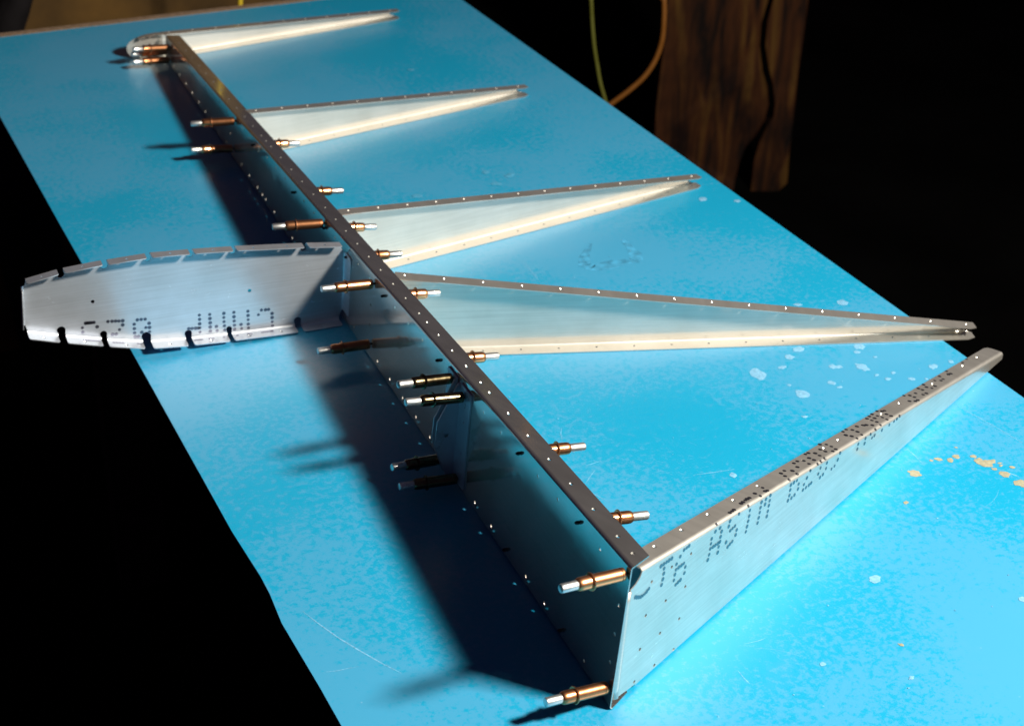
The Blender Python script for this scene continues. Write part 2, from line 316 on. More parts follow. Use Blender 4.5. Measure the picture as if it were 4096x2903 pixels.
# measured layout data (metres)
D = {
'neartext':[[0.0564,0.0075],[0.06,0.0072],[0.0636,0.0069],[0.0671,0.0067],[0.0707,0.0064],[0.061,0.0115],[0.061,0.016],[0.0604,0.021],[0.0591,0.0257],[0.0875,0.0054],[0.0911,0.0048],[0.0942,0.0043],[0.0827,0.0095],[0.0781,0.0146],[0.0782,0.0196],[0.0818,0.019],[0.0855,0.0187],[0.0886,0.0182],[0.0913,0.0225],[0.0907,0.0279],[0.0771,0.0237],[0.0764,0.0287],[0.0795,0.034],[0.0826,0.0331],[0.0857,0.0323],[0.1348,-0.0004],[0.1319,0.0059],[0.1386,0.0052],[0.1272,0.0108],[0.1415,0.0096],[0.1268,0.0153],[0.1407,0.0143],[0.1266,0.0199],[0.1305,0.0197],[0.1338,0.0195],[0.1377,0.0193],[0.1405,0.0189],[0.1256,0.025],[0.1392,0.0231],[0.1243,0.0295],[0.1386,0.0283],[0.1579,-0.0034],[0.1616,-0.0035],[0.165,-0.0039],[0.1666,0.0025],[0.1533,0.0043],[0.1521,0.0089],[0.1552,0.0141],[0.1585,0.0132],[0.1619,0.0123],[0.1653,0.0173],[0.1644,0.0217],[0.1503,0.0232],[0.1536,0.0288],[0.1568,0.0275],[0.1601,0.0263],[0.1786,-0.0057],[0.1821,-0.006],[0.1863,-0.0064],[0.1895,-0.0066],[0.1928,-0.0064],[0.1819,0.0004],[0.1836,0.0056],[0.1834,0.011],[0.1827,0.0156],[0.1817,0.0203],[0.1807,0.0249],[0.1987,0.0234],[0.1996,0.0187],[0.2005,0.014],[0.2009,0.0094],[0.2017,0.0045],[0.203,-0.0021],[0.2028,-0.0073],[0.2132,0.0224],[0.214,0.0177],[0.2147,0.0126],[0.2152,0.008],[0.2155,0.0029],[0.2159,-0.0032],[0.2169,-0.0084],[0.208,0.0089],[0.2087,0.0041],[0.2132,-0.0038],[0.2592,-0.0123],[0.2526,-0.0118],[0.2646,-0.0078],[0.2508,-0.0069],[0.263,-0.0021],[0.2487,-0.0012],[0.2493,0.0051],[0.2542,0.0043],[0.2592,0.0041],[0.2631,0.009],[0.263,0.0138],[0.2492,0.0099],[0.2489,0.0152],[0.2473,0.0196],[0.2531,0.0192],[0.2579,0.018],[0.2785,-0.0141],[0.2844,-0.0141],[0.2744,-0.0085],[0.2821,0.0023],[0.277,0.0079],[0.273,0.013],[0.2724,0.0182],[0.2774,0.0175],[0.2824,0.0168],[0.2861,0.0161],[0.3023,-0.0163],[0.3066,-0.0158],[0.2982,-0.0105],[0.311,-0.0117],[0.2896,-0.011],[0.2982,-0.0059],[0.31,-0.0069],[0.288,-0.0051],[0.2959,0.0001],[0.3096,-0.0011],[0.3024,-0.0006],[0.3001,0.006],[0.3113,0.0048],[0.2974,0.011],[0.3108,0.0101],[0.3015,0.016],[0.3065,0.0147],[0.3259,-0.0181],[0.3304,-0.0177],[0.3349,-0.0138],[0.3348,-0.0089],[0.3213,-0.0124],[0.3215,-0.0075],[0.3273,-0.0034],[0.3331,-0.0036],[0.3348,0.0026],[0.3315,0.0084],[0.3217,0.0144],[0.3268,0.0131],[0.3713,-0.0169],[0.378,-0.0173],[0.3819,-0.0131],[0.3821,-0.0083],[0.367,-0.0119],[0.3691,-0.0072],[0.3695,-0.0018],[0.3796,-0.0026],[0.3688,0.0049],[0.3681,0.0098],[0.3822,0.0034],[0.3816,0.0084],[0.3916,-0.0184],[0.392,-0.0139],[0.3991,-0.0116],[0.4022,-0.0097],[0.4064,-0.0059],[0.4027,0.0004],[0.4149,0.0053],[0.3921,0.0022],[0.3958,0.0073],[0.4004,0.0062],[0.4154,-0.0159],[0.4157,-0.0111],[0.4163,-0.0066],[0.414,-0.0011],[0.422,-0.0168],[0.4223,-0.0117],[0.4298,-0.0077],[0.4293,-0.0027],[0.4292,0.0044],[0.4285,-0.0175],[0.4292,-0.0124],[0.4387,-0.0176],[0.4426,-0.0146],[0.4456,-0.0135],[0.4398,-0.0086],[0.4397,-0.0039],[0.4385,0.0036],[0.4444,0.0028],[0.4501,0.0014],[0.4861,-0.008],[0.4909,-0.0042],[0.4952,-0.0037],[0.4903,-0.0187],[0.4939,-0.0174],[0.499,-0.0139],[0.499,-0.0091],[0.5117,-0.0064],[0.5175,-0.0056],[0.5112,-0.0196],[0.5164,-0.0184],[0.5089,-0.0128],[0.522,-0.0161],[0.5223,-0.0119],[0.5319,-0.0123],[0.5341,-0.0077],[0.5413,-0.0079],[0.5352,-0.017],[0.5558,-0.0188],[0.5542,-0.0141],[0.5686,-0.0158],[0.5595,-0.0101],[0.5648,-0.0104],[0.5874,-0.0171],[0.5817,-0.0124],[0.5851,-0.0113],[0.623,-0.0161],[0.6357,-0.0175]],
'nearmark':[[0.0244,0.0218],[0.0335,0.0237],[0.0419,0.0214]],
'nearwebholes':[[0.0983,0.0132],[0.0718,0.0146],[0.0453,0.0169],[0.094,0.042],[0.0671,0.0436],[0.0405,0.0457],[0.0891,0.0702],[0.0626,0.0721],[0.0359,0.075],[0.0845,0.0979],[0.0581,0.1007],[0.0313,0.1035]],
'nearflholes':[[0.0665,-0.0129],[0.1041,-0.0135],[0.1417,-0.0134],[0.1788,-0.0129],[0.2165,-0.0127],[0.2526,-0.0116],[0.2898,-0.0113],[0.3263,-0.0115],[0.3521,-0.0114],[0.3666,-0.0115],[0.3997,-0.0109],[0.4363,-0.0117],[0.4727,-0.0118],[0.509,-0.0125],[0.5445,-0.0117],[0.58,-0.0118],[0.6147,-0.012],[0.6498,-0.0123],[0.6846,-0.0127]],
'nosetext':[[-0.261,0.0435],[-0.2592,0.0434],[-0.2571,0.0432],[-0.255,0.0431],[-0.2529,0.043],[-0.2646,0.0391],[-0.2647,0.0344],[-0.2648,0.0296],[-0.2504,0.0376],[-0.2626,0.0252],[-0.26,0.0249],[-0.2574,0.0245],[-0.2547,0.0242],[-0.2507,0.0237],[-0.2395,0.0414],[-0.2355,0.041],[-0.2321,0.0406],[-0.2289,0.0401],[-0.2252,0.0397],[-0.2256,0.0351],[-0.2292,0.0305],[-0.2363,0.0265],[-0.2328,0.0262],[-0.24,0.0222],[-0.226,0.0162],[-0.2109,0.0381],[-0.2071,0.0379],[-0.2032,0.0375],[-0.2144,0.0338],[-0.2146,0.0289],[-0.2148,0.0242],[-0.2145,0.0197],[-0.2147,0.0148],[-0.1997,0.0322],[-0.1997,0.0275],[-0.2001,0.0227],[-0.2003,0.018],[-0.2001,0.0135],[-0.2033,0.028],[-0.2077,0.0235],[-0.2114,0.0194],[-0.1491,0.0322],[-0.1492,0.0274],[-0.1495,0.0224],[-0.1496,0.0178],[-0.1497,0.013],[-0.1499,0.0082],[-0.1608,0.0189],[-0.1576,0.0185],[-0.154,0.0181],[-0.1512,0.0178],[-0.1643,0.0144],[-0.1386,0.031],[-0.1387,0.0264],[-0.1388,0.0215],[-0.139,0.0167],[-0.1391,0.012],[-0.1393,0.0071],[-0.1242,0.0297],[-0.1245,0.025],[-0.1246,0.0202],[-0.1245,0.0154],[-0.1246,0.0106],[-0.1246,0.0058],[-0.1327,0.0162],[-0.1323,0.0114],[-0.1358,0.0068],[-0.1285,0.0061],[-0.1139,0.029],[-0.1141,0.024],[-0.1142,0.0191],[-0.1142,0.0143],[-0.1143,0.0097],[-0.1144,0.005],[-0.0995,0.0276],[-0.0996,0.0228],[-0.0997,0.018],[-0.0999,0.013],[-0.0999,0.0086],[-0.1,0.0035],[-0.1074,0.0139],[-0.1071,0.0092],[-0.1111,0.0046],[-0.1037,0.0037],[-0.0854,0.0265],[-0.0812,0.0261],[-0.078,0.0259],[-0.0888,0.0217],[-0.0746,0.0206],[-0.0748,0.0159],[-0.0749,0.011],[-0.0749,0.0063],[-0.0754,0.0015],[-0.0895,0.0027]],
'nosetabbars':[[[-0.2644,0.0179],[-0.2487,0.015]],[[-0.2365,0.0133],[-0.2278,0.0118]],[[-0.213,0.0101],[-0.2078,0.0091]],[[-0.1584,0.004],[-0.1495,0.0033]],[[-0.1411,0.0026],[-0.1378,0.0021]],[[-0.1266,0.0012],[-0.1238,0.0008]],[[-0.1159,0.0002],[-0.1127,-0.0002]],[[-0.1015,-0.0011],[-0.0986,-0.0014]],[[-0.0869,-0.0021],[-0.0769,-0.0029]]],
'sparholes':[[1.4546,0.0125],[1.4147,0.0128],[1.3743,0.0129],[1.3343,0.0132],[1.2954,0.0135],[1.2537,0.0136],[1.2134,0.0138],[1.1728,0.0141],[1.1329,0.0148],[1.094,0.0149],[1.0551,0.0154],[1.0161,0.0156],[0.9946,0.0155],[0.9729,0.0161],[0.9307,0.0165],[0.887,0.0168],[0.8439,0.0172],[0.8003,0.0174],[0.7569,0.0175],[0.7194,0.0178],[0.684,0.0185],[0.6462,0.0184],[0.6089,0.0185],[0.5725,0.0189],[0.5353,0.0189],[0.4988,0.0193],[0.4617,0.0193],[0.4403,0.0194],[0.4103,0.0195],[0.3758,0.0199],[0.3416,0.0199],[0.308,0.02],[0.2879,0.0199],[0.2468,0.0203],[0.206,0.0205],[0.1646,0.0203],[0.1236,0.0205],[0.0832,0.0207],[0.0421,0.0203],[0.0176,0.0204]],
'stains':[[0.3523,0.4,0.0096,0],[0.3823,0.4032,0.004,0],[0.3998,0.4193,0.0052,0],[0.4171,0.4301,0.006,0],[0.3738,0.3502,0.0076,0],[0.3706,0.3698,0.0021,0],[0.3536,0.3123,0.0027,0],[0.4125,0.3592,0.0041,0],[0.4156,0.349,0.0026,0],[0.4307,0.387,0.0042,0],[0.4359,0.3844,0.0039,0],[0.4706,0.4042,0.0035,0],[0.4587,0.3756,0.007,0],[0.5159,0.5043,0.0064,0],[0.4678,0.5168,0.004,0],[0.4791,0.4132,0.0061,0],[0.492,0.3379,0.0034,0],[0.4695,0.3463,0.0031,0],[0.4633,0.3567,0.0023,0],[0.4816,0.3549,0.0026,0],[0.5269,0.3515,0.005,0],[0.5499,0.3538,0.0032,0],[0.2396,0.2465,0.0038,0],[0.5058,0.3328,0.0019,0],[0.4823,0.3889,0.0021,0],[0.3959,0.1911,0.0059,1],[0.4302,0.2036,0.0033,1],[0.4395,0.1983,0.0035,1],[0.4483,0.2015,0.0036,1],[0.4228,0.204,0.0018,1],[0.4636,0.1962,0.003,1],[0.4639,0.1892,0.004,1],[0.4666,0.1823,0.007,1],[0.473,0.1829,0.0045,1],[0.4688,0.1715,0.0025,1],[0.4723,0.161,0.0051,1],[0.4796,0.1781,0.0018,1],[0.478,0.1742,0.0018,1],[0.4861,0.1683,0.0025,1],[0.4759,0.1446,0.0054,1],[0.4772,0.1394,0.0039,1],[0.3616,0.1539,0.0025,1],[0.4577,0.2148,0.0014,1],[0.2455,-0.0125,0.002,1],[0.2303,-0.0488,0.0022,2],[0.3714,0.0013,0.0037,2],[0.1756,-0.0107,0.0025,2],[0.2734,0.0676,0.0054,2],[0.5026,0.7989,0.0056,0],[0.5398,0.7798,0.0041,0],[0.284,0.9262,0.0066,3],[0.2848,0.9642,0.0058,3],[0.3092,0.9452,0.0067,3],[0.3214,1.3472,0.0055,3],[0.1797,0.9238,0.0065,3]],
'scr':[[[-0.177,0.1934],[-0.1706,0.1759],[-0.1606,0.1517],[-0.1491,0.1293],[-0.1376,0.1083],[-0.1288,0.0944]],[[-0.1814,0.116],[-0.1722,0.1144],[-0.1566,0.1137]],[[0.2292,0.7177],[0.2304,0.7006],[0.2294,0.6765],[0.2275,0.6592]],[[0.1832,0.728],[0.1712,0.7139],[0.1624,0.7029]],[[0.1265,0.298],[0.119,0.2911],[0.1094,0.2811]],[[0.122,0.3075],[0.1298,0.3085],[0.138,0.3101]],[[0.1278,0.3754],[0.1223,0.3652],[0.1189,0.3544]],[[0.105,0.2803],[0.1088,0.2632],[0.117,0.2462]],[[0.2065,0.2594],[0.2256,0.2568],[0.2462,0.2548]],[[0.4133,0.2298],[0.4134,0.2179],[0.4125,0.2026]],[[0.4743,0.1669],[0.4784,0.1597],[0.4821,0.1535]],[[0.1313,0.0323],[0.1438,0.0318],[0.1502,0.0328]],[[0.1108,0.0059],[0.111,-0.004],[0.1117,-0.0107]],[[0.5029,0.282],[0.5074,0.2634],[0.5153,0.2303],[0.5216,0.1988]]],
'ring':[[0.3218,0.7311],[0.3017,0.7041],[0.2918,0.6825],[0.2999,0.6713],[0.326,0.6743],[0.349,0.6743],[0.3575,0.6839],[0.3599,0.7087],[0.3622,0.7297]],
'slabR':[[-0.0829,-0.413],[-0.0912,-0.4635],[-0.0905,-0.5301],[-0.0772,-0.5895],[-0.0614,-0.6334],[-0.0528,-0.682],[-0.0535,-0.7149],[-0.0682,-0.7443],[-0.0837,-0.7864],[-0.0912,-0.8329],[-0.0917,-0.8927],[-0.0906,-0.9488]],
'slabRr':[[0.0032,-0.4109],[0.0019,-0.469],[0.0006,-0.5278],[-0.0025,-0.6077],[0.0,-0.6684],[-0.0012,-0.7509],[-0.0025,-0.8138],[-0.001,-0.8946]],
'slabL':[[-0.096,-0.4133],[-0.1074,-0.4717],[-0.1057,-0.5305],[-0.0944,-0.5899],[-0.0768,-0.6338],[-0.069,-0.6824],[-0.074,-0.7237],[-0.0935,-0.7657],[-0.1159,-0.7998],[-0.1278,-0.8424],[-0.1352,-0.8938]],
'slabLl':[[-0.3414,-0.4194],[-0.3412,-0.5363],[-0.3475,-0.6163],[-0.35,-0.6977],[-0.3487,-0.7806]],
'cabG':[[0.9237,2.0324,-0.1],[0.9288,2.0302,-0.1601],[0.9327,2.0285,-0.206],[0.9382,2.0262,-0.2524],[0.9455,2.0231,-0.2931],[0.9525,2.0201,-0.3279],[0.9625,2.0159,-0.3629],[0.9698,2.0128,-0.3984]],
'cabO':[[1.0494,1.979,-0.0967],[1.0579,1.9754,-0.1567],[1.0603,1.9744,-0.1964],[1.0598,1.9746,-0.2335],[1.0539,1.9771,-0.2649],[1.0443,1.9812,-0.2904],[1.029,1.9877,-0.3162],[1.0051,1.9978,-0.3424],[0.9728,2.0115,-0.3724],[0.9457,2.023,-0.3991]],
'yel':[[0.262,2.1,-0.0721],[0.2587,2.1,-0.1144],[0.2572,2.1,-0.1314],[0.2537,2.1,-0.1715]],
'blob':[[-0.1575,2.15,-0.1477],[-0.153,2.15,-0.1216],[-0.1321,2.15,-0.0904],[-0.0916,2.15,-0.0945],[-0.0974,2.15,-0.1217],[-0.118,2.15,-0.1505]],
}

# ------------------------------------------------------------------ setting
def box(name, x0, x1, y0, y1, z0, z1, mat, parent=None, bev=0.0):
    bm = bmesh.new(); bmesh.ops.create_cube(bm, size=1.0)
    for v in bm.verts: v.co = ((x0+x1)/2+v.co.x*(x1-x0), (y0+y1)/2+v.co.y*(y1-y0), (z0+z1)/2+v.co.z*(z1-z0))
    if bev: bmesh.ops.bevel(bm, geom=list(bm.edges), offset=bev, segments=2, affect='EDGES')
    me = bpy.data.meshes.new(name); bm.to_mesh(me); bm.free(); me.materials.append(M[mat])
    o = bpy.data.objects.new(name, me); COL.objects.link(o); o.parent = parent; return o
FLOOR = -0.92
o = link_mesh('floor', [(-6, -6, FLOOR), (8, -6, FLOOR), (8, 10, FLOOR), (-6, 10, FLOOR)], [(0, 1, 2, 3)], 'floor'); tag(o, kind='structure')

# workbench -------------------------------------------------------
TA = -0.0486; TD = Vector((math.sin(TA), math.cos(TA), 0)); TN = Vector((math.cos(TA), -math.sin(TA), 0))
T0 = Vector((-0.1865, 0, 0)); TW = 0.7733; TF = 1.6781; TB = -0.50
bench = tag(empty('workbench', (0.15, 0.6, FLOOR)), 'blue laminate workbench with paint spots and a tan board edge', 'workbench')
bench_inv = Matrix.Translation((0.15, 0.6, FLOOR)).inverted()
def on_bench(o): o.parent = bench; o.matrix_parent_inverse = bench_inv; return o
def tp(a, b, z): p = T0 + TN*a + TD*b; return Vector((p.x, p.y, z))
def prism(name, ring, z0, z1, mat):
    n = len(ring); V = [Vector((p.x, p.y, z0)) for p in ring]+[Vector((p.x, p.y, z1)) for p in ring]
    F = [tuple(range(n))[::-1], tuple(range(n, 2*n))]+[(i, (i+1) % n, n+(i+1) % n, n+i) for i in range(n)]
    return link_mesh(name, V, F, mat)
left = [(0, TB), (0.0008, .00), (0.0006, .10), (-.0010, .185), (.0022, .225), (.0026, .25), (.0, .32), (.0004, .6), (-.0006, 1.0), (0, TF)]
ring = [tp(a, b, 0) for a, b in left]+[tp(TW, TF, 0), tp(TW, TB, 0)]
top = on_bench(prism('work_surface', ring, -0.0022, 0.0, 'bench'))
ring2 = [tp(.045, TB, 0), tp(.045, TF-.02, 0), tp(.0, TF-.02, 0), tp(.0, TF-.0005, 0), tp(TW, TF-.0005, 0), tp(TW, TF-.02, 0), tp(TW-.045, TF-.02, 0), tp(TW-.045, TB, 0)]
core = on_bench(prism('board_core', ring2, -0.030, -0.0023, 'core'))
on_bench(prism('edge_trim', [tp(0, TF+.0002, 0), tp(TW, TF+.0002, 0), tp(TW, TF+.016, 0), tp(0, TF+.016, 0)], -.030, .0008, 'core'))
for a, b in ((.16, TB+.10), (TW-.16, TB+.10), (.16, TF-.14), (TW-.16, TF-.14)):
    p = tp(a, b, 0); on_bench(box('leg', p.x-.04, p.x+.04, p.y-.04, p.y+.04, FLOOR, -.0302, 'leg', None, .004))
rng = random.Random(3)
spotmat = {0: 'spotpale', 1: 'spotcream', 2: 'spotpale', 3: 'spotgrey'}
SZ = [0.00012]
def blob(x, y, r, mat, k):
    n = 26; ph = [rng.random()*6.28 for _ in range(5)]; am = [rng.random()*.12 for _ in range(5)]
    st = 1+rng.random()*.25; an = rng.random()*3.14
    V = []
    SZ[0] += 0.000003; z = SZ[0]
    for lay, (s, zz) in enumerate(((1.0, z), (.72, z+.00018))):
        for i in range(n):
            t = 6.2832*i/n; rr = r*s*(1+sum(am[j]*math.sin((j+2)*t+ph[j]) for j in range(5))+.05*(rng.random()-.5))
            px, py = rr*math.cos(t)*st, rr*math.sin(t)/st
            V.append((x+px*math.cos(an)-py*math.sin(an), y+px*math.sin(an)+py*math.cos(an), zz))
    F = [(i, (i+1) % n, n+(i+1) % n, n+i) for i in range(n)]+[tuple(range(n, 2*n))]
    on_bench(link_mesh('paint_spot', V, F, mat, None, 1.2))
for i, (x, y, r, k) in enumerate(D['stains']): blob(x, y, r*.95, spotmat[k], k)
for i in range(70):     # dust and fine droplets
    x = rng.uniform(.05, .52); y = rng.uniform(-.1, .75)
    blob(x, y, rng.uniform(.0004, .0009), rng.choice(['spotpale', 'spotpale', 'scratch']), 0)
def ribbon(name, pts, wd, mat, z, closed=False):
    P = [Vector((p[0], p[1], z)) for p in pts]; Q = []
    for i in range(len(P)-1):
        for k in range(4): Q.append(P[i].lerp(P[i+1], k/4))
    Q.append(P[-1]); V = []; F = []
    for i, p in enumerate(Q):
        t = (Q[min(i+1, len(Q)-1)]-Q[max(i-1, 0)]).normalized(); s = Vector((-t.y, t.x, 0))
        e = wd*(0.25+0.75*math.sin(math.pi*(i+.5)/len(Q)))*(0.8+.4*rng.random())
        V += [p+s*e, p-s*e]
        if i: F.append((2*i-2, 2*i-1, 2*i+1, 2*i))
    on_bench(link_mesh(name, V, F, mat))
for i, l in enumerate(D['scr']): ribbon('scratch', l, .0007 if i in (0, 10) else .0004, 'scratch', .00009+.000002*i)
for i in range(22):     # many faint hairline scratches
    x = rng.uniform(-.16, .5); y = rng.uniform(-.1, 1.2); a = rng.uniform(0, 3.14); L = rng.uniform(.008, .035)
    ribbon('scratch', [(x+L*t*math.cos(a+.3*t), y+L*t*math.sin(a+.3*t)) for t in (0, .33, .66, 1)], (.00016), 'scratch', .00005+.000001*i)
ribbon('glue_ring', D['ring'], .009, 'smear', .00013)

# background ------------------------------------------------------
A0 = Vector((1.78, 2.59, 0)); EX = Vector((.92, -.39, 0)).normalized(); EN = EX.cross(Vector((0, 0, 1)))   # EN faces the camera
if EN.dot(cam.location-A0) < 0: EN = -EN
def slab(name, ring, th, label):
    n = len(ring)
    fr = [A0+EX*a+Vector((0, 0, z)) for a, z in ring]
    V = fr + [p-EN*th for p in fr]
    for i in range(n):      # waney relief
        V[i] = V[i] + EN*rng.uniform(-.006, .006)
    F = [tuple(range(n)), tuple(range(n, 2*n))[::-1]]+[(i, n+i, n+(i+1) % n, (i+1) % n) for i in range(n)]
    o = link_mesh(name, V, F, 'wood'); fix_normals(o); return tag(o, label, 'wood slab', 'rough wood slabs beyond the bench')
ring = [(-.083, .75), (-.088, .2), (-.078, -.1)] + [tuple(p) for p in D['slabR'][:-1]] + [(-.0915, FLOOR)] + [(-.02, FLOOR)] + [tuple(p) for p in D['slabRr'][::-1]] + [(.004, -.1), (.006, .75)]
slab('wood_slab', ring, .045, 'right rough wood slab with a wavy left edge beyond the bench')
ring = [(-.345, .75), (-.343, .2)] + [tuple(p) for p in D['slabLl']] + [(-.349, FLOOR), (-.137, FLOOR)] + [tuple(p) for p in D['slabL'][::-1]] + [(-.092, -.1), (-.102, .2), (-.097, .75)]
slab('wood_slab', ring, .045, 'left broad rough wood slab, reddish brown, nearest the hanging cords')
def tube(name, pts, r, mat, n=10, parent=None, sub=6):
    P = [Vector(p) for p in pts]; Q = []
    for i in range(len(P)-1):
        p0, p1, p2, p3 = P[max(i-1, 0)], P[i], P[i+1], P[min(i+2, len(P)-1)]
        for k in range(sub):
            t = k/sub
            Q.append(0.5*((2*p1)+(p2-p0)*t+(2*p0-5*p1+4*p2-p3)*t*t+(3*p1-p0-3*p2+p3)*t**3))
    Q.append(P[-1]); V = []; F = []
    for i, p in enumerate(Q):
        t = (Q[min(i+1, len(Q)-1)]-Q[max(i-1, 0)]).normalized(); a = t.orthogonal().normalized() if i == 0 else (a-t*a.dot(t)).normalized(); b = t.cross(a)
        V += [p+(a*math.cos(6.2832*k/n)+b*math.sin(6.2832*k/n))*r for k in range(n)]
        if i: F += [((i-1)*n+k, (i-1)*n+(k+1) % n, i*n+(k+1) % n, i*n+k) for k in range(n)]
    F += [tuple(range(n))[::-1], tuple(range(len(V)-n, len(V)))]
    return link_mesh(name, V, F, mat, parent, 1.0)
gx = [tuple(p) for p in D['cabG']]; ox = [tuple(p) for p in D['cabO']]
o = tube('hanging_cord', [(.915, 2.036, .9), (.918, 2.035, .4)]+gx+[(.985, 2.0, -.6), (.99, 2.0, FLOOR+.006)], .0038, 'green'); tag(o, 'thin green cord hanging behind the right bench edge', 'cord', 'cords hanging behind the bench')
o = tube('hanging_cord', [(1.0, 1.99, .9), (1.03, 1.985, .4)]+ox+[(.90, 2.04, -.5), (.86, 2.05, FLOOR+.006)], .0052, 'orange'); tag(o, 'thicker orange cord curving down behind the right bench edge', 'cord', 'cords hanging behind the bench')
o = tube('hanging_cord', [(.285, 2.1, .9), (.27, 2.1, .2)]+[tuple(p) for p in D['yel']]+[(.25, 2.1, -.5), (.25, 2.1, FLOOR+.006)], .0046, 'yellow'); tag(o, 'yellow cord hanging straight behind the far bench edge', 'cord', 'cords hanging behind the bench')
o = box('backing_board', -.75, .42, 2.42, 2.44, FLOOR, .55, 'board'); tag(o, 'dim brown board standing behind the far bench edge', 'board', None, 'thing')
# slumped dark shape in front of the board
V = []; F = []; n = 20; prof = [(FLOOR, .030, .0), (-.86, .060, -.01), (-.6, .062, -.03), (-.30, .052, -.035), (-.16, .030, -.020), (-.13, .034, -.010), (-.09, .030, .010), (-.03, .026, .03), (.02, .016, .045)]
for i, (z, r, dx) in enumerate(prof):
    for k in range(n):
        t = 6.2832*k/n; rr = r*(1+.08*math.sin(3*t+i)+.05*math.sin(5*t+2*i))
        V.append((-.125+dx+rr*math.cos(t), 2.2+rr*math.sin(t), z))
    if i: F += [((i-1)*n+k, (i-1)*n+(k+1) % n, i*n+(k+1) % n, i*n+k) for k in range(n)]
F += [tuple(range(n))[::-1], tuple(range(len(V)-n, len(V)))]
o = link_mesh('dark_shape', V, F, 'dark', None, 1.2); tag(o, 'slumped black shape standing behind the far left bench corner', 'bag', None, 'thing')

# ------------------------------------------------------------------ the metal frame
frame = tag(empty('rudder_frame', (0, .7, 0)), 'bare aluminium frame of a long spar with ribs lying on the blue bench', 'metal frame')
finv = Matrix.Translation((0, .7, 0)).inverted()
LEAN = 0.080; UP = Vector((math.sin(LEAN), 0, math.cos(LEAN))); WN = Vector((math.cos(LEAN), 0, -math.sin(LEAN)))
YV = Vector((0, 1, 0)); ZV = Vector((0, 0, 1))
LS = 1.5
def hh(y): return .1275+(.0376-.1275)*y/LS
def into_frame(o):
    o.parent = frame; o.matrix_parent_inverse = finv; return o
HR = .00185     # rivet hole radius
TH = .0009

# spar
spar_root = None
ch = Channel(lambda y: Vector((0, y, .0006)), lambda y: Vector((0, y, 0))+UP*hh(y), Vector((1, 0, 0)), Vector((math.cos(.14), 0, -math.sin(.14))), .0205, .0205, .0026, .12, UP)
ch.sign = 1.0
holes = []
for y, x in D['sparholes']:
    if y > 0.004: holes.append(circle(y, ch.v4+.0100-ch.tt, HR)); holes.append(circle(y, ch.v1-(.0100-ch.tb), HR))
def wv(y, hgt): return ch.v2+(hgt-ch.tb)/(hh(y)-ch.tb-ch.tt)*ch.Hn
def wr(y): return ch.Hn/(hh(y)-ch.tb-ch.tt)
wh = []
yy = .0475
while yy < 1.46:
    if not (.296 < yy < .362 or .625 < yy < .66): wh += [(yy, .0092), (yy, hh(yy)*.90-.001)]
    yy += .0378
wh += [(.5687, .0572), (.5682, .0352), (.9698, .0089), (.9921, .0565), (1.1248, .0286), (.0092, .0880), (.0092, .0623), (.0097, .0366)]
RC = [(.0845, .1107, .0831, .1093), (.1976, .1044, .1966, .1035), (.3814, .0928, .3810, .0911), (.5324, .0842, .5318, .0826), (.6465, .0738, .6425, .0746), (.7239, .0725, .7254, .0691), (.8425, .0645, .8421, .0631), (1.0161, .0545, 1.0161, .0540),
      (.2026, .0085, .2026, .0085), (.0890, .0085, .0890, .0085)]
LC = [(.0070, .1175, -.0012, .1199, 'c'), (.0070, .0165, -.0008, .0204, 'c'), (.3447, .0946, .3345, .1000, 'k'), (.3150, .0921, .3121, .0951, 'k'), (.3447, .0130, .3347, .0170, 'k'), (.3125, .0115, .3116, .0115, 'k'),
      (.5649, .0822, .5593, .0841, 'c'), (.5610, .0180, .5608, .0154, 'c'), (.7280, .0765, .7362, .0727, 'c'), (1.1000, .0545, 1.1104, .0493, 'c'), (1.1100, .0140, 1.1052, .0171, 'c'), (1.4740, .0275, 1.4623, .0300, 'c'), (1.4740, .0095, 1.4631, .0112, 'c'), (1.4870, .0178, 1.4740, .0190, 'c')]
def near_cleco(y, hgt): return any(abs(y-c[0]) < .008 and abs(hgt-c[1]) < .008 for c in RC+LC)
for y, hgt in wh:
    if .005 < y and not near_cleco(y, hgt): holes.append(circle(y, wv(y, hgt), HR*.9, HR*.9*wr(y), 12))
outl = [(.0125, ch.v5), (.0003, ch.v4-.0004), (0, ch.v3), (0, ch.v2), (.0003, ch.v1+.0004), (.0125, 0), (LS, 0), (LS, ch.v5)]
made = sheet(outl, holes, ch.lines(-.001, LS+.001), ch.map, TH, [
    (lambda u, v: ch.v1 < v < ch.v4, 'spar', 'alu_spar', None), (lambda u, v: v >= ch.v4, 'flange', 'alu_spar', 'first'), (lambda u, v: v <= ch.v1, 'flange', 'alu_spar', 'first')])
into_frame(made[0])

